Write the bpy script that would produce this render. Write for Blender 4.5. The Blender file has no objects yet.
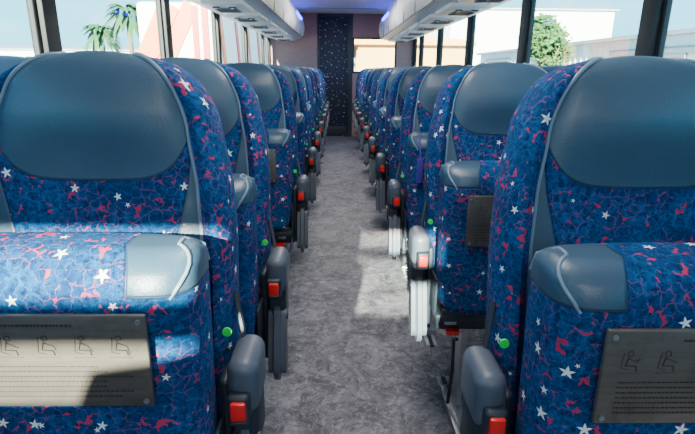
import bpy, bmesh, math, random
from mathutils import Vector, Matrix, Euler
random.seed(4)
S=bpy.context.scene
COL=S.collection

# ---------------------------------------------------------------- node helpers
def newmat(name):
    m=bpy.data.materials.new(name); m.use_nodes=True
    nt=m.node_tree; nt.nodes.clear()
    out=nt.nodes.new('ShaderNodeOutputMaterial')
    p=nt.nodes.new('ShaderNodeBsdfPrincipled')
    nt.links.new(p.outputs[0],out.inputs[0])
    return m,nt,p,out
def N(nt,t,**k):
    n=nt.nodes.new(t)
    for a,b in k.items(): setattr(n,a,b)
    return n
def setin(nt,sock,v):
    if isinstance(v,bpy.types.NodeSocket): nt.links.new(v,sock)
    else: sock.default_value=v
def M(nt,op,a,b=None,c=None,clamp=False):
    n=N(nt,'ShaderNodeMath',operation=op,use_clamp=clamp)
    setin(nt,n.inputs[0],a)
    if b is not None: setin(nt,n.inputs[1],b)
    if c is not None: setin(nt,n.inputs[2],c)
    return n.outputs[0]
def VM(nt,op,a,b=None):
    n=N(nt,'ShaderNodeVectorMath',operation=op)
    setin(nt,n.inputs[0],a)
    if b is not None: setin(nt,n.inputs[1],b)
    return n.outputs['Value'] if op in('LENGTH','DISTANCE') else n.outputs[0]
def MIX(nt,f,a,b):
    n=N(nt,'ShaderNodeMix',data_type='RGBA')
    setin(nt,n.inputs[0],f); setin(nt,n.inputs[6],a); setin(nt,n.inputs[7],b)
    return n.outputs[2]
def ramp(nt,f,lo,hi):
    n=N(nt,'ShaderNodeMapRange'); n.clamp=True
    setin(nt,n.inputs[0],f); n.inputs[1].default_value=lo; n.inputs[2].default_value=hi
    return n.outputs[0]
def noise(nt,vec,scale,detail=3,rough=.5,dist=0):
    n=N(nt,'ShaderNodeTexNoise'); 
    if vec is not None: nt.links.new(vec,n.inputs['Vector'])
    n.inputs['Scale'].default_value=scale; n.inputs['Detail'].default_value=detail
    n.inputs['Roughness'].default_value=rough; n.inputs['Distortion'].default_value=dist
    return n.outputs[0]
def bump(nt,p,h,strength=.3,dist=.002):
    b=N(nt,'ShaderNodeBump'); b.inputs['Strength'].default_value=strength; b.inputs['Distance'].default_value=dist
    nt.links.new(h,b.inputs['Height']); nt.links.new(b.outputs[0],p.inputs['Normal'])
def c4(r,g,b): return (r,g,b,1)

def simple(name,col,rough=.5,metal=0,nscale=20,var=.12,bmp=0,coat=0):
    m,nt,p,o=newmat(name)
    tc=N(nt,'ShaderNodeTexCoord')
    n=noise(nt,tc.outputs['Object'],nscale,4)
    a=c4(*[x*(1-var) for x in col]); b=c4(*[min(1,x*(1+var)) for x in col])
    nt.links.new(MIX(nt,n,a,b),p.inputs['Base Color'])
    p.inputs['Roughness'].default_value=rough; p.inputs['Metallic'].default_value=metal
    if coat: p.inputs['Coat Weight'].default_value=coat
    if bmp: bump(nt,p,noise(nt,tc.outputs['Object'],nscale*6,3),bmp,.002)
    return m

def fabric_color(nt,dark=1.0):
    uv=N(nt,'ShaderNodeUVMap',uv_map='UVMap').outputs[0]
    oi=N(nt,'ShaderNodeObjectInfo').outputs['Random']
    off=N(nt,'ShaderNodeCombineXYZ'); setin(nt,off.inputs[0],M(nt,'MULTIPLY',oi,7.3)); setin(nt,off.inputs[1],M(nt,'MULTIPLY',oi,3.1))
    v=VM(nt,'ADD',uv,off.outputs[0])
    base=MIX(nt,ramp(nt,noise(nt,v,85,6,.8),.38,.66),c4(.001*dark,.011*dark,.052*dark),c4(.003*dark,.115*dark,.33*dark))
    base=MIX(nt,M(nt,'MULTIPLY',ramp(nt,noise(nt,v,11,3,.6),.40,.62),.66),base,c4(.0015*dark,.022*dark,.090*dark))
    nz=N(nt,'ShaderNodeTexNoise'); nt.links.new(v,nz.inputs['Vector']); nz.inputs['Scale'].default_value=75; nz.inputs['Detail'].default_value=4
    dv=VM(nt,'SCALE',nz.outputs['Color']); dv.node.inputs['Scale'].default_value=.026
    vv=VM(nt,'ADD',v,dv)
    vo=N(nt,'ShaderNodeTexVoronoi',voronoi_dimensions='2D',feature='DISTANCE_TO_EDGE'); nt.links.new(vv,vo.inputs['Vector']); vo.inputs['Scale'].default_value=56
    mk=noise(nt,v,34,3,.6)
    width=M(nt,'MULTIPLY',M(nt,'SUBTRACT',mk,.555),2.0)
    red=ramp(nt,M(nt,'SUBTRACT',width,vo.outputs[0]),-.01,.06)
    lightnet=ramp(nt,M(nt,'SUBTRACT',.07,vo.outputs[0]),0,.05)
    netmask=ramp(nt,noise(nt,v,10,2),.47,.57)
    base=MIX(nt,M(nt,'MULTIPLY',lightnet,.30),base,c4(.012*dark,.17*dark,.42*dark))
    base=MIX(nt,M(nt,'MULTIPLY',M(nt,'MULTIPLY',lightnet,netmask),.45),base,c4(.28*dark,.026*dark,.10*dark))
    col=MIX(nt,M(nt,'MULTIPLY',red,.85),base,c4(.52*dark,.028*dark,.09*dark))
    for sc,r0,r1,sh in ((10.5,.0060,.0110,0.),(6.5,.003,.007,.37)):
        sv=VM(nt,'ADD',v,(sh,sh*1.7,0))
        vs=N(nt,'ShaderNodeTexVoronoi',voronoi_dimensions='2D',feature='F1'); nt.links.new(sv,vs.inputs['Vector']); vs.inputs['Scale'].default_value=sc
        vs.inputs['Randomness'].default_value=.85
        d=VM(nt,'SUBTRACT',sv,vs.outputs['Position'])
        sp=N(nt,'ShaderNodeSeparateXYZ'); nt.links.new(d,sp.inputs[0])
        cs=N(nt,'ShaderNodeSeparateXYZ'); nt.links.new(vs.outputs['Color'],cs.inputs[0])
        rr=M(nt,'SQRT',M(nt,'ADD',M(nt,'MULTIPLY',sp.outputs[0],sp.outputs[0]),M(nt,'MULTIPLY',sp.outputs[1],sp.outputs[1])))
        th=M(nt,'ADD',M(nt,'ARCTAN2',sp.outputs[1],sp.outputs[0]),M(nt,'MULTIPLY',cs.outputs[0],6.28))
        fr=M(nt,'DIVIDE',M(nt,'PINGPONG',M(nt,'ADD',th,12.566),math.pi/5),math.pi/5)
        R=M(nt,'ADD',r0,M(nt,'MULTIPLY',cs.outputs[1],r1-r0))
        Rt=M(nt,'MULTIPLY',R,M(nt,'SUBTRACT',1.15,M(nt,'MULTIPLY',M(nt,'POWER',fr,.6),.8)))
        st=ramp(nt,M(nt,'SUBTRACT',Rt,rr),-.0004,.0008)
        col=MIX(nt,st,col,c4(.80,.84,.78))
    return col,v

def leather_nodes(nt):
    tc=N(nt,'ShaderNodeTexCoord')
    n=noise(nt,tc.outputs['Object'],9,4)
    return MIX(nt,n,c4(.022,.056,.098),c4(.043,.092,.145)),noise(nt,tc.outputs['Object'],260,3)

def mat_fabric():
    m,nt,p,o=newmat('star_fabric')
    col,v=fabric_color(nt)
    nt.links.new(col,p.inputs['Base Color']); p.inputs['Roughness'].default_value=.9
    p.inputs['Specular IOR Level'].default_value=.15
    bump(nt,p,noise(nt,v,500,2),.25,.001)
    return m
def mat_dooorfabric():
    m,nt,p,o=newmat('door_star_laminate')
    col,v=fabric_color(nt,.22)
    nt.links.new(col,p.inputs['Base Color']); p.inputs['Roughness'].default_value=.6
    return m
def mat_leather():
    m,nt,p,o=newmat('blue_leather'); c,h=leather_nodes(nt)
    nt.links.new(c,p.inputs['Base Color']); p.inputs['Roughness'].default_value=.4; bump(nt,p,h,.25,.001); return m
def mat_panel(kind):
    m,nt,p,o=newmat('seat_panel_'+kind)
    fc,v=fabric_color(nt); lc,h=leather_nodes(nt)
    sv=N(nt,'ShaderNodeUVMap',uv_map='seat').outputs[0]
    sp=N(nt,'ShaderNodeSeparateXYZ'); nt.links.new(sv,sp.inputs[0])
    au=M(nt,'ABSOLUTE',sp.outputs[0]); z=sp.outputs[1]
    if kind=='back':
        zl=M(nt,'ADD',.962,M(nt,'MULTIPLY',M(nt,'POWER',M(nt,'DIVIDE',au,.78),4.5),.075))
        d1=M(nt,'SUBTRACT',z,zl)
        d2=M(nt,'MULTIPLY',M(nt,'SUBTRACT',au,M(nt,'ADD',.60,M(nt,'MULTIPLY',M(nt,'ABSOLUTE',M(nt,'SUBTRACT',z,.86)),1.2))),.23)
    else:
        d1=M(nt,'MINIMUM',M(nt,'MULTIPLY',M(nt,'SUBTRACT',au,.60),.22),M(nt,'SUBTRACT',z,.848))
        d2=M(nt,'ADD',au,-9.)
    d=M(nt,'MAXIMUM',d1,d2)
    f=ramp(nt,d,-.0006,.0006)
    col=MIX(nt,f,fc,lc)
    seam=M(nt,'SUBTRACT',1.,ramp(nt,M(nt,'ABSOLUTE',d),.001,.0035))
    col=MIX(nt,M(nt,'MULTIPLY',seam,.6),col,c4(.004,.014,.04))
    nt.links.new(col,p.inputs['Base Color'])
    for sk,a,bb_ in (('Roughness',.9,.40),('Specular IOR Level',.15,.6)):
        r=N(nt,'ShaderNodeMix'); setin(nt,r.inputs[0],f); r.inputs[2].default_value=a; r.inputs[3].default_value=bb_
        nt.links.new(r.outputs[0],p.inputs[sk])
    bump(nt,p,M(nt,'SUBTRACT',M(nt,'MULTIPLY',h,.3),seam),.5,.003)
    return m
FAB=mat_fabric(); LEA=mat_leather(); PBACK=mat_panel('back'); PCUSH=mat_panel('cushion'); DOORF=mat_dooorfabric()
PIPE=simple('grey_piping',(.17,.23,.30),.4)
PLASTIC=simple('grey_plastic',(.075,.092,.125),.45,bmp=.1)
DPLAST=simple('dark_plastic',(.016,.024,.038),.5)
BLACK=simple('black_rubber',(.012,.013,.016),.6)
RED=simple('red_button',(.75,.015,.015),.35)
GREEN=simple('green_sticker',(.02,.8,.10),.5)
PURPLE=simple('purple_tag',(.05,.03,.28),.5)
METAL=simple('steel',(.42,.43,.46),.35,.9)
ALU=simple('aluminium',(.55,.56,.6),.4,.8)
INK=simple('plate_ink',(.035,.030,.028),.5)
WHITE=simple('white_laminate',(.86,.87,.90),.4,nscale=2,var=.04)
CEIL=simple('ceiling_fabric',(.76,.68,.60),.9,nscale=40)
WALLM=simple('wall_laminate',(.16,.18,.22),.6)
MAUVE=simple('mauve_carpet',(.36,.21,.21),.9,nscale=50,var=.25)
GRILL=simple('vent_grey',(.22,.24,.28),.5)
BLOCKM=simple('sun_blocker_sheet',(.05,.055,.07),.8)  # for the added sun-blocking sheet at the windscreen
def mat_plate():
    m,nt,p,o=newmat('brushed_plate')
    tc=N(nt,'ShaderNodeTexCoord'); mp=N(nt,'ShaderNodeMapping'); nt.links.new(tc.outputs['Object'],mp.inputs[0]); mp.inputs['Scale'].default_value=(4,60,60)
    n=noise(nt,mp.outputs[0],3,4); w=noise(nt,tc.outputs['Object'],14,5,.7)
    col=MIX(nt,n,c4(.12,.10,.09),c4(.21,.18,.155))
    col=MIX(nt,M(nt,'MULTIPLY',ramp(nt,w,.5,.7),.5),col,c4(.06,.052,.048))
    nt.links.new(col,p.inputs['Base Color'])
    p.inputs['Metallic'].default_value=.65; nt.links.new(M(nt,'ADD',.3,M(nt,'MULTIPLY',w,.3)),p.inputs['Roughness'])
    return m
PLATE=mat_plate()
def mat_floor():
    m,nt,p,o=newmat('mottled_lino')
    tc=N(nt,'ShaderNodeTexCoord').outputs['Object']
    a=ramp(nt,noise(nt,tc,6,9,.8,.8),.42,.58)
    b=noise(nt,tc,30,6,.85,1.0)
    col=MIX(nt,a,c4(.062,.061,.078),c4(.205,.198,.225))
    col=MIX(nt,M(nt,'MULTIPLY',ramp(nt,b,.50,.62),.6),col,c4(.44,.415,.44))
    col=MIX(nt,M(nt,'MULTIPLY',ramp(nt,noise(nt,tc,13,8,.85,1.2),.51,.60),.85),col,c4(.030,.030,.042))
    nt.links.new(col,p.inputs['Base Color'])
    nt.links.new(M(nt,'ADD',.36,M(nt,'MULTIPLY',b,.3)),p.inputs['Roughness'])
    bump(nt,p,b,.4,.006)
    return m
FLOORM=mat_floor()
def mat_glass():
    m=bpy.data.materials.new('window_glass'); m.use_nodes=True; nt=m.node_tree; nt.nodes.clear()
    o=N(nt,'ShaderNodeOutputMaterial'); t=N(nt,'ShaderNodeBsdfTransparent'); g=N(nt,'ShaderNodeBsdfGlossy'); g.inputs['Roughness'].default_value=.02
    t.inputs[0].default_value=(.87,.97,.97,1)
    x=N(nt,'ShaderNodeMixShader'); x.inputs[0].default_value=.04
    nt.links.new(t.outputs[0],x.inputs[1]); nt.links.new(g.outputs[0],x.inputs[2]); nt.links.new(x.outputs[0],o.inputs[0]); return m
GLASS=mat_glass()
def mat_emit(name,col,s):
    m,nt,p,o=newmat(name); p.inputs['Base Color'].default_value=c4(*col); p.inputs['Emission Color'].default_value=c4(*col); p.inputs['Emission Strength'].default_value=s; return m
BLUELED=mat_emit('blue_led',(.02,.03,1.),14)
FILLM=mat_emit('fill_panel_glow',(1,.97,.92),1.2)  # glow of the added ceiling fill panels

# ---------------------------------------------------------------- mesh builder
class B:
    def __init__(s): s.v=[];s.f=[];s.m=[];s.su=[];s.mats=[]
    def mi(s,mat):
        if mat not in s.mats: s.mats.append(mat)
        return s.mats.index(mat)
    def add(s,vs,fs,mat,su=None,flip=False):
        o=len(s.v); s.v+= [tuple(v) for v in vs]; s.su += su if su else [(0,0)]*len(vs)
        for k,f in enumerate(fs):
            s.f.append(tuple(o+i for i in (reversed(f) if flip else f)))
            mm=mat[k] if isinstance(mat,list) else mat
            s.m.append(s.mi(mm))
    def box(s,c,h,mat,r=0,seg=3,rot=None):
        bm=bmesh.new(); bmesh.ops.create_cube(bm,size=2)
        for v in bm.verts: v.co=Vector((v.co.x*h[0],v.co.y*h[1],v.co.z*h[2]))
        if r: bmesh.ops.bevel(bm,geom=bm.edges[:],offset=min(r,min(h)*.98),segments=seg,profile=.5,affect='EDGES')
        R=Euler(rot).to_matrix() if rot else Matrix.Identity(3)
        bm.verts.index_update()
        s.add([R@v.co+Vector(c) for v in bm.verts],[[v.index for v in f.verts] for f in bm.faces],mat); bm.free()
    def tube(s,pts,r,mat,n=8,closed=False):
        pts=[Vector(p) for p in pts]; vs=[];fs=[]
        rr=r if isinstance(r,(list,tuple)) else [r]*len(pts)
        up=None
        for i,p in enumerate(pts):
            if closed: t=pts[(i+1)%len(pts)]-pts[i-1]
            else: t=(pts[min(i+1,len(pts)-1)]-pts[max(i-1,0)])
            t.normalize()
            if up is None:
                up=Vector((0,0,1)) if abs(t.z)<.9 else Vector((1,0,0))
            a=(up-t*up.dot(t)).normalized(); up=a; b=t.cross(a)
            for k in range(n):
                q=2*math.pi*k/n; vs.append(p+(a*math.cos(q)+b*math.sin(q))*rr[i])
        L=len(pts)
        for i in range(L if closed else L-1):
            j=(i+1)%L
            for k in range(n): fs.append([i*n+k,i*n+(k+1)%n,j*n+(k+1)%n,j*n+k])
        if not closed: fs.append(list(range(n-1,-1,-1))); fs.append([(L-1)*n+k for k in range(n)])
        s.add(vs,fs,mat)
    def cyl(s,p0,p1,r,mat,n=20): s.tube([p0,p1],r,mat,n)
    def prism(s,prof,y0,y1,mat,axis='y'):
        n=len(prof)
        if axis=='y': vs=[(a,y0,b) for a,b in prof]+[(a,y1,b) for a,b in prof]
        else: vs=[(y0,a,b) for a,b in prof]+[(y1,a,b) for a,b in prof]
        fs=[[i,(i+1)%n,n+(i+1)%n,n+i] for i in range(n)]+[list(range(n))[::-1],[n+i for i in range(n)]]
        s.add(vs,fs,mat)
    def bprism(s,prof,x0,x1,mat,r,seg=4):
        bm=bmesh.new(); f=bm.faces.new([bm.verts.new((x0,y,z)) for y,z in prof])
        rr=bmesh.ops.extrude_face_region(bm,geom=[f])
        for v in [g for g in rr['geom'] if isinstance(g,bmesh.types.BMVert)]: v.co.x=x1
        es=[e for e in bm.edges if abs(e.verts[0].co.x-e.verts[1].co.x)<1e-6]
        bmesh.ops.bevel(bm,geom=es,offset=r,segments=seg,affect='EDGES')
        bm.verts.index_update()
        s.add([v.co.copy() for v in bm.verts],[[v.index for v in q.verts] for q in bm.faces],mat); bm.free()
    def mesh(s,name,ang=40):
        me=bpy.data.meshes.new(name); me.from_pydata(s.v,[],s.f)
        for m in s.mats: me.materials.append(m)
        bm=bmesh.new(); bm.from_mesh(me)
        if len(bm.faces)==len(s.f):
            for f,i in zip(bm.faces,s.m): f.material_index=i
        bmesh.ops.recalc_face_normals(bm,faces=bm.faces[:])
        uv=bm.loops.layers.uv.new('UVMap'); su=bm.loops.layers.uv.new('seat')
        for f in bm.faces:
            n=f.normal; ax=max(range(3),key=lambda i:abs(n[i])*(1.0 if i!=0 else .8))
            for l in f.loops:
                c=l.vert.co
                l[uv].uv=(c.y+5,c.z) if ax==0 else ((c.x,c.z) if ax==1 else (c.x,c.y+3+c.z*.0))
                l[su].uv=s.su[l.vert.index] if l.vert.index<len(s.su) else (0,0)
        bm.to_mesh(me); bm.free()
        for p in me.polygons: p.use_smooth=True
        try: me.set_sharp_from_angle(angle=math.radians(ang))
        except Exception: pass
        return me
    def obj(s,name,parent=None,loc=(0,0,0),ang=40):
        o=bpy.data.objects.new(name,s.mesh(name,ang)); COL.objects.link(o); o.location=loc
        if parent: o.parent=parent
        return o

def interp(tab,z):
    if z<=tab[0][0]: return tab[0][1]
    for (a,b),(c,d) in zip(tab,tab[1:]):
        if z<=c:
            t=(z-a)/(c-a); t=t*t*(3-2*t)*.5+t*.5; return b+(d-b)*t
    return tab[-1][1]

def shell(b,cx,z0,z1,W,yc,T,rc,rt,bumpf,dome,pan,panmat,sidemat,nz=16,p=5,allpan=False):
    cols=[-1,-.992,-.97,-.93,-.88,-.83,-pan-.015,-pan,-pan+.03,-.66,-.62,-.58,-.5,-.33,-.16,0]; cols=sorted(set(cols+[-c for c in cols]))
    zs=[z0+(z1-rc-z0)*i/nz for i in range(nz+1)]
    zs=[z0+.0]+[z0+.02]+zs[1:]
    for i in range(1,11):
        a=i/10*math.pi/2; zs.append(z1-rc+rc*math.sin(a))
    def pt(u,z,front):
        w=W(z); 
        if z>z1-rc: s=(z-(z1-rc))/rc; w-=rc*(1-math.sqrt(max(0,1-s*s)))*.9
        t=T
        if z>z1-rt: s=(z-(z1-rt))/rt; t-=min(rt,T*.75)*(1-math.sqrt(max(0,1-s*s)))
        if z<z0+.015: t-=.01; w-=.01
        e=(1-abs(u)**p)**(1/p)
        y=yc(z)+( -t*e-bumpf(u,z)*(1 if z<z1-rt else max(0,(z1-z)/rt)) if front else t*e)
        zz=z-dome*u*u*max(0,(z-(z1-.25))/.25)
        return Vector((cx+u*w,y,zz))
    n=len(cols); vs=[];su=[];fs=[];ms=[]
    for z in zs:
        for u in cols: vs.append(pt(u,z,True)); su.append((u,z))
        for u in cols: vs.append(pt(u,z,False)); su.append((u,z))
    R=2*n
    for i in range(len(zs)-1):
        for k in range(n-1):
            a=i*R+k; fs.append([a,a+1,a+1+R,a+R]); mid=(cols[k]+cols[k+1])/2
            ms.append(panmat if abs(mid)<pan or allpan else sidemat)
            a=i*R+n+k; fs.append([a+R,a+1+R,a+1,a]); ms.append(panmat if allpan else sidemat)
        for k in (0,n-1):
            a=i*R+k; c=i*R+n+k; fs.append([a,a+R,c+R,c]); ms.append(sidemat)
    i=len(zs)-1
    for k in range(n-1):
        a=i*R+k; c=a+n; fs.append([a,a+1,c+1,c]); ms.append(panmat if abs((cols[k]+cols[k+1])/2)<pan or allpan else sidemat)
        a=k; c=k+n; fs.append([c,c+1,a+1,a]); ms.append(sidemat)
    b.add(vs,fs,ms,su)
    return pt,zs

ZT=1.178
def Wb(z): return interp([(.42,.226),(.70,.230),(.85,.232),(.95,.226),(1.05,.208),(1.12,.190),(1.18,.178)],z)
def yb(z): return .145+ (z-.45)*.13
def bb(u,z):
    a=abs(u)
    k=1 if z<.95 else max(.35,1-(z-.95)*4)
    b=.030*k*math.exp(-((a-.90)/.085)**2)
    b-=.006*math.exp(-((a-.78)/.03)**2)
    if a<.78: b+=.022*math.exp(-((z-1.07)/.06)**2)*(1-(a/.80)**2) + .010*math.exp(-((z-.80)/.10)**2)*(1-(a/.8)**2)-.006*math.exp(-((z-.965)/.012)**2)*(1-(a/.8)**4)
    return b
def Wc(z): return interp([(.46,.205),(.55,.216),(.9,.219)],z)
def yc_(z): return 0.0+(z-.47)*.03
def bc(u,z):
    a=abs(u); b=.006*(1-a*a)
    if z>.80: b+=.007*math.exp(-((a-.78)/.13)**2)-.005*math.exp(-((a-.60)/.02)**2)
    b-=.005*math.exp(-((z-.845)/.006)**2)
    return b
CT=.905
PZ=.757
def make_seat_meshes(s):
    out=[]
    cxs=[s*.232,s*.702]
    b=B()
    for cx in cxs:
        pt,zs=shell(b,cx,.44,ZT,Wb,yb,.055,.105,.05,bb,.012,.78,PBACK,FAB)
        for sg in (-1,1):
            P=[]
            for i in range(40):
                z=.50+(ZT-.50)*math.sin(i/39*math.pi/2)
                q=pt(sg*.785,z,True); P.append(q+Vector((0,-.001,.001)))
            for t in (.3,.7,1.0):
                q0=pt(sg*.785,ZT,True); q1=pt(sg*.785,ZT,False); P.append(q0.lerp(q1,t)+Vector((0,0,.002)))
            for z in (ZT-.03,ZT-.08,ZT-.2): P.append(pt(sg*.785,z,False)+Vector((0,.001,0)))
            b.tube(P,.0038,PIPE,8)
    out.append(('seat_backs',b.mesh('seat_backs',50)))
    b=B()
    for cx in cxs:
        pt,zs=shell(b,cx,.47,CT,Wc,yc_,.078,.03,.055,bc,.004,.955,PCUSH,FAB,nz=20,p=4.5,allpan=True)
        for sg in (-1,1):
            zz_=[.842,.848,.855,.865,.875,.885,.893,.899,.903,CT]
            P=[pt(sg*(.86+.125*math.sin((z-.842)/(CT-.842)*1.57)),z,True)+Vector((0,-.001,0)) for z in zz_]
            q0=pt(sg*.985,CT,True);q1=pt(sg*.985,CT,False)
            P+=[q0.lerp(q1,t)+Vector((0,0,.001)) for t in (.25,.5,.75,1)]
            P+=[pt(sg*.985,z,False) for z in (.89,.86)]
            b.tube(P,.0030,PIPE,8)
        b.box((cx,.0,.465),(.205,.05,.012),DPLAST,.006)
    out.append(('folded_cushions',b.mesh('folded_cushions',50)))
    b=B()
    for cx in cxs:
        yf=-.0815
        b.box((cx,yf,PZ),(.162,.004,.072),PLATE,.003,2)
        for dx in (-.152,.152):
            for dz in (-.062,.062): b.cyl((cx+dx,yf-.003,PZ+dz),(cx+dx,yf-.0065,PZ+dz),.004,METAL,12)
        rnd=random.Random(5)
        zz=PZ+.057; y=yf-.0044
        x=cx-.06
        while x<cx+.06:
            w=rnd.uniform(.002,.005); b.box((x+w/2,y,zz),(w/2,.0006,.0016),INK); x+=w+.002
        for k in range(6):
            px=cx-.124+k*.050; pz=PZ+.028; g=.82
            q=lambda a,c:(px+a*g,y,pz+c*g)
            b.tube([q(.005*math.cos(t)-.004,.012+.0045*math.sin(t)) for t in [i/9*6.283 for i in range(9)]],.0007,INK,5,closed=True)
            b.tube([q(-.006,.006),q(-.010,-.010),q(.008,-.011),q(.010,-.020)],.0009,INK,5)
            b.tube([q(-.005,.003),q(.006+.004*(k%2),-.003),q(.013,.002-.004*k%3)],.0007,INK,5)
            b.tube([q(-.014,.014),q(-.017,-.014),q(-.004,-.018)],.0005,INK,5)
            b.tube([q(-.021,-.024),q(.018,-.024)],.0004,INK,4)
        for r in range(7):
            x=cx-.138; zz=PZ-.006-r*.0080
            end=cx+.135-rnd.uniform(0,.06)
            while x<end:
                w=rnd.uniform(.0015,.006); b.box((x+w/2,y,zz),(w/2,.0005,.0008),INK); x+=w+.0018
    out.append(('instruction_plates',b.mesh('instruction_plates')))
    b=B(); a=-s
    hx=a*.030
    def pill(y0,z0,r0,y1,z1,r1,n=10):
        d=math.atan2(z1-z0,y1-y0); P=[]
        for i in range(n+1):
            t=d-math.pi/2+math.pi*i/n; P.append((y1+r1*math.cos(t),z1+r1*math.sin(t)))
        for i in range(n+1):
            t=d+math.pi/2+math.pi*i/n; P.append((y0+r0*math.cos(t),z0+r0*math.sin(t)))
        return P
    b.box((hx,.085,.628),(.027,.060,.052),PLASTIC,.024,6)
    b.box((hx,.088,.545),(.022,.045,.055),DPLAST,.012,3)
    b.box((a*.026,.030,.602),(.019,.022,.028),DPLAST,.008,3)
    b.box((a*.027,.006,.603),(.013,.006,.019),RED,.004,2)
    b.box((a*.027,-.001,.588),(.012,.003,.0025),DPLAST,.001,1)
    b.bprism(pill(.020,.378,.042,.050,.515,.030),hx-.024,hx+.024,PLASTIC,.017,5)
    b.bprism(pill(.070,.42,.036,.075,.545,.036),hx-.020,hx+.014,DPLAST,.006)
    b.cyl((hx+a*.019,.050,.512),(hx+a*.027,.050,.512),.013,DPLAST,18)
    b.box((-a*.006,.13,.50),(.010,.075,.13),DPLAST,.009,3)
    b.box((-a*.012,.02,.50),(.004,.045,.06),DPLAST,.003,2)
    b.tube([(a*.026,.10,.62),(a*.016,.13,.69),(a*.0,.16,.75)],.005,DPLAST,6)
    out.append(('armrest_and_buckle',b.mesh('armrest_and_buckle')))
    b=B()
    b.box((s*.467,.06,.60),(.014,.02,.045),DPLAST,.006); b.box((s*.467,.045,.632),(.011,.008,.012),RED,.003)
    q=(-a*.0055,.108,.700)
    b.cyl((q[0],q[1]-.006,q[2]),(q[0],q[1]-.0095,q[2]),.0085,GREEN,20)
    out.append(('belt_buckles',b.mesh('belt_buckles')))
    b=B()
    for y,z in ((.01,.405),(.17,.405)): b.box((s*.47,y,z),(.45,.020,.018),DPLAST,.005,2)
    for x in (s*.06,s*.47,s*.88): b.box((x,.09,.435),(.018,.12,.022),METAL,.004,2)
    b.box((s*.47,.04,.445),(.46,.09,.012),DPLAST,.006,2)
    for lx in (s*.13,s*.80):
        b.prism([(.03,.40),(.15,.40),(.125,.30),(.115,.06),(.20,.035),(.20,.012),(-.06,.012),(-.06,.035),(.065,.06),(.055,.30)],lx-.010,lx+.010,METAL,axis='x')
        b.box((lx,.07,.020),(.030,.15,.014),METAL,.004,2)
        for y in (-.05,.19): b.cyl((lx,y,.03),(lx,y,.045),.010,BLACK,10)
        b.tube([(lx,.16,.06),(s*.47,.16,.38)],.008,METAL,8)
        b.cyl((lx-.03,.06,.36),(lx+.03,.06,.36),.018,METAL,14)
        b.tube([(lx-s*.045,-.02,.36),(lx-s*.045,.02,.34),(lx-s*.03,.06,.20),(lx-s*.03,.09,.05)],.006,DPLAST,6)
    b.box((s*.07,.0,.385),(.02,.03,.008),RED,.003,2)
    for lx in (s*.13,s*.80):
        for dx in (-.016,.016): b.box((lx+dx,.07,.0055),(.007,.235,.005),ALU,.001,1)
        b.box((lx,.07,.003),(.010,.235,.003),BLACK)
    out.append(('leg_frame',b.mesh('leg_frame')))
    return out

XL,XR=-.19,.283
LW,RW=-1.17,1.285; XC=(LW+RW)/2
left=[.70,1.18,2.17,3.05,3.88,4.70,5.50,6.30,7.10,7.90]
right=[.66,1.38,2.08,2.83,3.58,4.33,5.08,5.83,6.58,7.33,8.05]
ML=make_seat_meshes(-1); MR=make_seat_meshes(1)
for X,Ds,MM in ((XL,left,ML),(XR,right,MR)):
    for D in Ds:
        e=bpy.data.objects.new('coach_seat',None); COL.objects.link(e); e.location=(X,D,0); e.empty_display_size=.1
        for n,me in MM:
            o=bpy.data.objects.new(n,me); COL.objects.link(o); o.parent=e
        if X>0 and D==2.08:
            b=B(); b.box((.050,-.088,.76),(.012,.004,.050),PURPLE,.003); b.tube([(.050,-.088,.81),(.050,-.07,.86),(.050,-.03,.905)],.003,PURPLE,6); b.obj('luggage_tag',parent=e)

# ---------------------------------------------------------------- shell
Y0,Y1=-2.6,9.05
SILL,HEAD=1.16,1.72
b=B(); b.box((XC,(Y0+Y1)/2,-.05),((RW-LW)/2+.06,(Y1-Y0)/2+.06,.05),FLOORM); b.obj('floor')
b=B(); b.box((XC,(Y0+Y1)/2,2.11),((RW-LW)/2+.06,(Y1-Y0)/2+.06,.05),CEIL)
for y in [Y0+1.3+1.6*i for i in range(7)]: b.box((XC,y,2.058),(.55,.008,.004),GRILL)
b.obj('ceiling')
pill=[-2.5,-.9,.65,2.2,3.7,5.25,6.8,8.3,9.0]
win=1
for nm,x,sg in (('left',LW,-1),('right',RW,1)):
    b=B()
    b.box((x+sg*.03,(Y0+Y1)/2,SILL/2),(.03,(Y1-Y0)/2,SILL/2),WALLM)
    b.box((x+sg*.03,(Y0+Y1)/2,(HEAD+2.06)/2),(.03,(Y1-Y0)/2,(2.06-HEAD)/2),WALLM)
    for y in pill:
        b.box((x+sg*.028,y,(SILL+HEAD)/2),(.032,.055 if y<9 else .04,(HEAD-SILL)/2),BLACK,.006,2)
    b.obj('wall_'+nm)
    b=B(); b.box((x-sg*.012,(Y0+Y1)/2,SILL-.015),(.014,(Y1-Y0)/2-.02,.018),GRILL,.006); b.obj('trim_%d'%(1 if sg<0 else 2))
    b=B(); b.box((x-sg*.008,(Y0+Y1)/2,.05),(.007,(Y1-Y0)/2-.02,.05),DPLAST,.003); b.obj('baseboard_'+nm)
    for ya,yb2 in zip(pill,pill[1:]):
        a0=ya+.055; a1=yb2-.055
        if a1-a0<.2: a1=yb2-.04
        b=B(); b.box((x+sg*.035,(a0+a1)/2,(SILL+HEAD)/2),(.003,(a1-a0)/2,(HEAD-SILL)/2),GLASS)
        for z in (SILL+.012,HEAD-.012): b.box((x+sg*.03,(a0+a1)/2,z),(.012,(a1-a0)/2,.012),BLACK,.004,1)
        for y in (a0+.012,a1-.012): b.box((x+sg*.03,y,(SILL+HEAD)/2),(.012,.012,(HEAD-SILL)/2),BLACK,.004,1)
        b.obj('window_%d'%win); win+=1
DX0,DX1=-.36,.20
wx0,wx1,wz0,wz1=.25,1.00,1.10,1.68
b=B()
yw=Y1+.03
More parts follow.
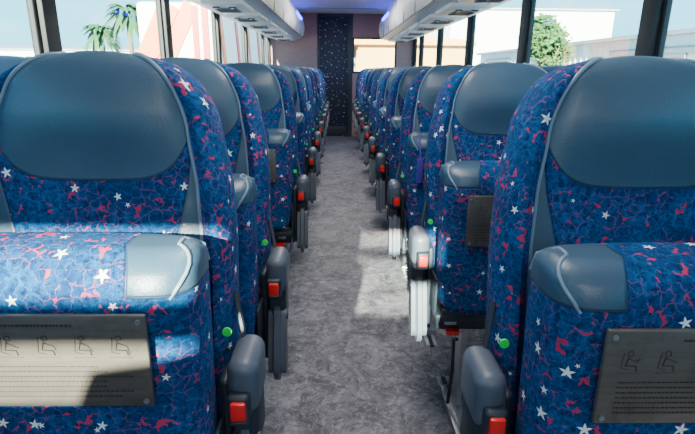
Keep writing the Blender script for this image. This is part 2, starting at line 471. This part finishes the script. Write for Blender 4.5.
b.box(((LW+DX0)/2,yw,1.03),((DX0-LW)/2,.03,1.03),MAUVE)
b.box(((DX1+wx0)/2,yw,1.03),((wx0-DX1)/2,.03,1.03),DPLAST)
b.box(((wx1+RW)/2,yw,1.03),((RW-wx1)/2,.03,1.03),MAUVE)
b.box(((wx1+wx0)/2,yw,wz0/2),((wx1-wx0)/2,.03,wz0/2),MAUVE)
b.box(((wx1+wx0)/2,yw,(wz1+2.06)/2),((wx1-wx0)/2,.03,(2.06-wz1)/2),MAUVE)
b.box(((DX0+DX1)/2,yw,2.035),((DX1-DX0)/2,.03,.027),DPLAST)
b.obj('wall_rear')
b=B(); b.box(((wx0+wx1)/2,yw,(wz0+wz1)/2),((wx1-wx0)/2,.003,(wz1-wz0)/2),GLASS)
for z in (wz0+.012,wz1-.012): b.box(((wx0+wx1)/2,yw-.02,z),((wx1-wx0)/2,.02,.014),BLACK,.004)
for x in (wx0+.012,wx1-.012): b.box((x,yw-.02,(wz0+wz1)/2),(.014,.02,(wz1-wz0)/2),BLACK,.004)
b.obj('window_%d'%win); win+=1
b=B(); b.box(((DX0+DX1)/2,yw-.005,1.005),((DX1-DX0)/2-.035,.022,1.003),DOORF,.006)
for x in (DX0+.018,DX1-.018): b.box((x,yw-.012,1.005),(.018,.03,1.005),DPLAST,.004)
b.box((DX0+.10,yw-.030,1.02),(.022,.006,.05),METAL,.004); b.tube([(DX0+.10,yw-.035,1.03),(DX0+.10,yw-.075,1.03),(DX0+.20,yw-.075,1.03)],.009,METAL,8)
b.box(((DX0+DX1)/2,yw-.031,.10),((DX1-DX0)/2-.05,.004,.08),DPLAST,.003)
b.obj('door_1')
b=B(); b.box((XC,Y0-.03,.45),((RW-LW)/2,.03,.45),WALLM); b.box((XC,Y0-.03,2.045),((RW-LW)/2,.03,.015),WALLM)
for x in (LW+.02,RW-.02): b.box((x,Y0-.03,1.45),(.02,.03,.55),BLACK,.01)
b.box((XC,Y0-.03,1.885),((RW-LW)/2,.025,.030),BLACK,.01)  # transom bar added to split the sun patches on the aisle floor
b.obj('wall_front')
b=B(); b.box((XC,Y0-.05,1.45),((RW-LW)/2,.003,.56),GLASS); b.obj('window_%d'%win)
sx0=-.25
b=B(); b.cyl((sx0-.01,Y0+.035,2.02),(RW-.06,Y0+.035,2.02),.032,GRILL,16); b.box(((sx0+RW-.02)/2,Y0+.03,1.52),((RW-.02-sx0)/2,.002,.50),BLOCKM); b.cyl((sx0,Y0+.03,1.03),(RW-.03,Y0+.03,1.03),.012,METAL,10)  # unseen sheet added to keep sun off the right-hand seats
b.obj('sun_blocker_sheet')
b=B(); b.box((-.87,-1.30,.56),(.25,.02,.54),WALLM,.02,3); b.box((-.52,-1.30,.68),(.10,.02,.68),WALLM,.02,3)  # unseen panel added to shape the sun on left seats and aisle
b.tube([(-1.12,-1.30,.02),(-1.12,-1.30,1.14),(-1.08,-1.30,1.18),(-.68,-1.30,1.20),(-.60,-1.30,1.36),(-.46,-1.30,1.38),(-.42,-1.30,1.34),(-.42,-1.30,.02)],.018,METAL,10)
b.obj('sun_blocker_panel')
b=B(); b.box((-.72,-1.72,.30),(.20,.20,.28),DPLAST,.03); b.box((-.72,-1.72,.62),(.25,.24,.06),LEA,.05,4); b.box((-.72,-1.47,.92),(.23,.06,.30),LEA,.05,4,rot=(-.1,0,0)); b.box((-.72,-1.43,1.28),(.12,.045,.08),LEA,.04,4)  # unseen seat added behind the camera to cast shadows
b.obj('sun_blocker_seat')
b=B(); b.prism([(-2.55,.02),(-2.2,.02),(-2.15,.75),(-2.25,.98),(-2.55,1.02)],-1.1,.16,DPLAST,axis='x')  # unseen dash, put in with its console to limit the sun
b.box((-.33,-2.25,1.21),(.25,.08,.25),DPLAST,.03); b.box((-.33,-2.165,1.28),(.19,.008,.11),GRILL,.005)  # console box added to block sun from the near aisle floor
b.tube([(-.80+.19*math.cos(t),-2.12-.08*math.sin(t),.98+.18*math.sin(t)) for t in [i/28*6.2832 for i in range(28)]],.014,BLACK,8,closed=True)
b.cyl((-.80,-2.12,.98),(-.80,-2.28,.80),.03,BLACK,12); b.box((-.80,-2.12,.98),(.18,.012,.02),BLACK,.008)
b.obj('sun_blocker_dash')

# ---------------------------------------------------------------- luggage racks
def rackprof(sg):
    P=[(1.222,1.655),(1.10,1.635),(.90,1.625),(.74,1.635),(.665,1.665),(.635,1.72),(.625,1.80),(.635,1.90),(.665,1.965),(.70,2.0),(.70,2.058),(1.222,2.058)]
    return [(XC+sg*a,z) for a,z in P]
for sg in (-1,1):
    b=B(); b.prism(rackprof(sg),-1.1,8.98,WHITE)
    for y in [-.9+.82*i for i in range(12)]:
        if y>8.7: continue
        b.box((XC+sg*.632,y,1.80),(.004,.004,.15),GRILL,.001,1)
    b.tube([(XC+sg*.655,-1.0,1.66),(XC+sg*.655,8.95,1.66)],.008,GRILL,6)
    b.box((XC+sg*.624,7.8,1.900),(.008,.50,.018),BLUELED,.003,1)
    rack=b.obj('luggage_rack')
    ys=[.9+.82*i for i in range(10)]
    for y in ys:
        b=B(); cx=XC+sg*.90; z=1.612
        b.box((cx,y,z),(.15,.30,.020),WHITE,.018,4)
        b.box((cx+sg*.02,y+.05,z-.020),(.085,.14,.008),GRILL,.007,3)
        for yy in (-.19,):
            for xx in (-.06,.06):
                b.tube([(cx+xx+.035*math.cos(t),y+yy+.035*math.sin(t),z-.022) for t in [i/20*2*math.pi for i in range(20)]],.006,WHITE,6,closed=True)
                b.cyl((cx+xx,y+yy,z-.018),(cx+xx,y+yy,z-.034),.026,DPLAST,18)
                b.cyl((cx+xx,y+yy,z-.034),(cx+xx,y+yy,z-.040),.010,WHITE,12)
        for k in range(8): b.box((cx+sg*.02-.07+k*.02,y+.05,z-.029),(.004,.11,.003),DPLAST)
        b.obj('service_panel',parent=rack)
for y in (-1.2,1.2,3.6,6.4):  # invented fill panels that brighten the interior
    b=B(); b.box((XC,y,2.045),(.16,.45,.012),FILLM,.01); b.box((XC,y,2.052),(.18,.47,.010),WHITE,.004); o=b.obj('added_fill_panel')
    l=bpy.data.lights.new('fill_light','AREA'); l.shape='RECTANGLE'; l.size=.3; l.size_y=.9; l.energy=21 if y<5 else 42; l.color=(1,.96,.90)  # area light added as interior fill
    lo=bpy.data.objects.new('fill_light',l); COL.objects.link(lo); lo.location=(XC,y,2.03); lo.parent=o

# ---------------------------------------------------------------- outside
G=-1.3
ASPH=simple('asphalt',(.24,.24,.25),.9,nscale=3,var=.2)
BW=simple('white_cladding',(.82,.83,.82),.7,nscale=.4,var=.06)
BG=simple('grey_cladding',(.20,.23,.25),.7,nscale=.4)
BR=simple('roof_metal',(.30,.33,.36),.5)
BARK=simple('bark',(.16,.11,.07),.9,nscale=8,var=.4)
LEAF=simple('leaf_green',(.05,.13,.03),.7,nscale=3,var=.5)
PALM=simple('palm_green',(.035,.11,.035),.6,nscale=3,var=.5)
ORANGE=simple('orange_paint',(.80,.14,.025),.4)
REDP=simple('red_paint',(.55,.015,.02),.4)
TAN=simple('tan_render',(.70,.40,.13),.8,nscale=.6,var=.25)
b=B(); b.box((0,30,G-.05),(90,90,.05),ASPH); b.obj('ground')
def warehouse(name,c,h,wall,roof,nb,ax):
    b=B(); x,y=c; hx,hy,H=h
    b.box((x,y,G+H/2),(hx,hy,H/2),wall)
    if ax=='x': b.prism([(x-hx-.3,G+H),(x+hx+.3,G+H),(x+hx+.3,G+H+.15),(x,G+H+hx*.10+.15),(x-hx-.3,G+H+.15)],y-hy-.3,y+hy+.3,roof)
    else: b.prism([(y-hy-.3,G+H),(y+hy+.3,G+H),(y+hy+.3,G+H+.15),(y,G+H+hy*.10+.15),(y-hy-.3,G+H+.15)],x-hx-.3,x+hx+.3,roof,axis='x')
    s=-1 if x>0 else 1
    fx=x+s*hx
    for i in range(int(hy*2/.6)): b.box((fx+s*.02,y-hy+.3+i*.6,G+H/2),(.02,.04,H/2-.01),wall)
    for i in range(nb):
        yy=y-hy+(i+.5)*2*hy/nb
        b.box((fx+s*.05,yy,G+1.6),(.05,hy/nb*.45,1.6),BG)
        b.box((fx+s*.06,yy,G+H-.5),(.05,hy/nb*.6,.12),BG)
    return b.obj(name)
warehouse('warehouse',(18,20),(6,24,3.75),BW,BR,5,'x')
warehouse('warehouse',(19,62),(8,10,8.2),BW,BR,3,'y')
warehouse('office_building',(-36,72),(13,6,4.4),BW,BR,4,'y')
warehouse('storage_shed',(2.6,21),(1.9,2.5,3.3),TAN,TAN,1,'x')
def palm(x,y,H,r):
    b=B(); rnd=random.Random(int(x*7))
    b.tube([(x+.15*math.sin(i/3),y,G+H*i/8) for i in range(9)],[.24-.012*i for i in range(9)],BARK,10)
    tx=x+.15*math.sin(8/3); tz=G+H
    for i in range(60):
        a=rnd.uniform(0,6.28); el=rnd.uniform(-.6,1.3); d=Vector((math.cos(a),math.sin(a),0)); side=Vector((-d.y,d.x,0))
        pv=Vector((tx,y,tz)); vs=[];fs=[]
        for k in range(8):
            t=k/7; q=pv+d*(r*t*math.cos(el*.6))+Vector((0,0,r*(math.sin(el)*t-.85*t*t)))
            w=r*.13*math.sin(math.pi*min(1,t*.9+.08))
            vs+=[q-side*w+Vector((0,0,-w*.5)),q,q+side*w+Vector((0,0,-w*.5))]
        for k in range(7): fs+=[[3*k,3*k+1,3*k+4,3*k+3],[3*k+1,3*k+2,3*k+5,3*k+4]]
        b.add(vs,fs,PALM)
    b.obj('palm_tree')
palm(-19.6,44,5.4,1.7); palm(-16.9,43,6.8,1.9); palm(-30,42,6.6,1.8); palm(-15.2,52,6.2,1.7)
def tree(x,y,H,R,name='leafy_tree'):
    b=B(); rnd=random.Random(int(x*13+y))
    b.tube([(x,y,G),(x+.1,y,G+H*.35),(x,y+.1,G+H*.6)],[.22,.16,.08],BARK,10)
    for k in range(5):
        a=k*1.3; b.tube([(x,y,G+H*.4),(x+R*.5*math.cos(a),y+R*.5*math.sin(a),G+H*.7)],[.08,.03],BARK,6)
    cl=[(Vector((x+rnd.uniform(-.6,.6)*R,y+rnd.uniform(-.6,.6)*R,G+H*.68+rnd.uniform(-.5,.5)*R)),R*rnd.uniform(.35,.6)) for _ in range(12)]
    vs=[];fs=[]
    for c,r in cl:
        for _ in range(240):
            d=Vector((rnd.gauss(0,1),rnd.gauss(0,1),rnd.gauss(0,1))).normalized()*r*rnd.uniform(.6,1.05)
            q=c+d; s=.14; u=Vector((rnd.gauss(0,1),rnd.gauss(0,1),rnd.gauss(0,1))).normalized()*s; w=u.orthogonal().normalized()*s*.6
            o=len(vs); vs+=[q-u,q+w,q+u,q-w]; fs.append([o,o+1,o+2,o+3])
    b.add(vs,fs,LEAF); b.obj(name,ang=180)
tree(9.6,24,5.4,1.5); tree(1.5,33,6.4,2.4); tree(-36,36,3.6,2.2); tree(-29,30,3.3,1.8)
b=B()
cx,cy=-4.25,19.5
b.box((cx,cy,G+2.35),(1.0,5.5,1.75),BW,.12,3)
for dx,ww in ((-.55,.26),(.0,.20)):
    b.box((cx+dx,cy-5.51,G+3.2),(ww,.03,.95),ORANGE,rot=(0,.5,0))
b.box((cx+.78,cy-5.52,G+2.9),(.08,.03,1.1),REDP); b.box((cx+.52,cy-5.52,G+2.9),(.07,.03,1.1),REDP)
b.box((cx,cy-5.53,G+1.2),(.9,.04,.25),REDP,.02)
for i in range(5): b.box((cx+1.01,cy-4.4+i*2.2,G+2.6),(.02,.16,1.4),REDP if i%2 else ORANGE,rot=(.3,0,0))
for yy in (-3.6,3.4):
    for xx in (-.85,.85): b.cyl((cx+xx-.15,cy+yy,G+.5),(cx+xx+.15,cy+yy,G+.5),.5,BLACK,24)
b.obj('box_truck')
b=B(); sx=-8.7
b.cyl((sx,34,G),(sx,34,G+5.4),1.1,BG,32); b.tube([(sx,34,G+5.4),(sx,34,G+6.0),(sx,34,G+6.2)],[1.1,.7,.1],BW,32)
for z in (1.5,3,4.5): b.tube([(sx+1.13*math.cos(t),34+1.13*math.sin(t),G+z) for t in [i/32*6.2832 for i in range(32)]],.05,BG,6,closed=True)
b.obj('storage_silo')

# ---------------------------------------------------------------- light
w=bpy.data.worlds.new('World'); S.world=w; w.use_nodes=True; nt=w.node_tree; nt.nodes.clear()
o=N(nt,'ShaderNodeOutputWorld'); bg=N(nt,'ShaderNodeBackground'); nt.links.new(bg.outputs[0],o.inputs[0])
tc=N(nt,'ShaderNodeTexCoord'); sp=N(nt,'ShaderNodeSeparateXYZ'); nt.links.new(tc.outputs['Generated'],sp.inputs[0])
f=ramp(nt,sp.outputs[2],0.,.4)
cn=noise(nt,tc.outputs['Generated'],5,5,.6)
sky=MIX(nt,f,c4(.24,.74,.94),c4(.15,.50,.95))
sky=MIX(nt,M(nt,'MULTIPLY',ramp(nt,cn,.52,.70),.6),sky,c4(.85,.93,.95))
nt.links.new(sky,bg.inputs[0]); bg.inputs[1].default_value=4.6
sl=bpy.data.lights.new('sun','SUN'); sl.energy=70; sl.angle=.009; sl.color=(1,.88,.68)
so=bpy.data.objects.new('sun',sl); COL.objects.link(so); so.location=(-1,-6,8)
so.rotation_euler=Vector((.14,1,-.33)).to_track_quat('-Z','Y').to_euler()

# ---------------------------------------------------------------- camera
cd=bpy.data.cameras.new('camera'); cam=bpy.data.objects.new('camera',cd); COL.objects.link(cam)
cd.sensor_width=36; cd.lens=500/695*36; cd.clip_start=.02; cd.clip_end=500
cam.location=(0,0,1.15)
R=Matrix.Rotation(math.radians(-1.2),4,'Z')@Matrix.Rotation(math.radians(90-16.4),4,'X')@Matrix.Rotation(math.radians(.6),4,'Z')
cam.rotation_euler=R.to_euler()
S.camera=cam
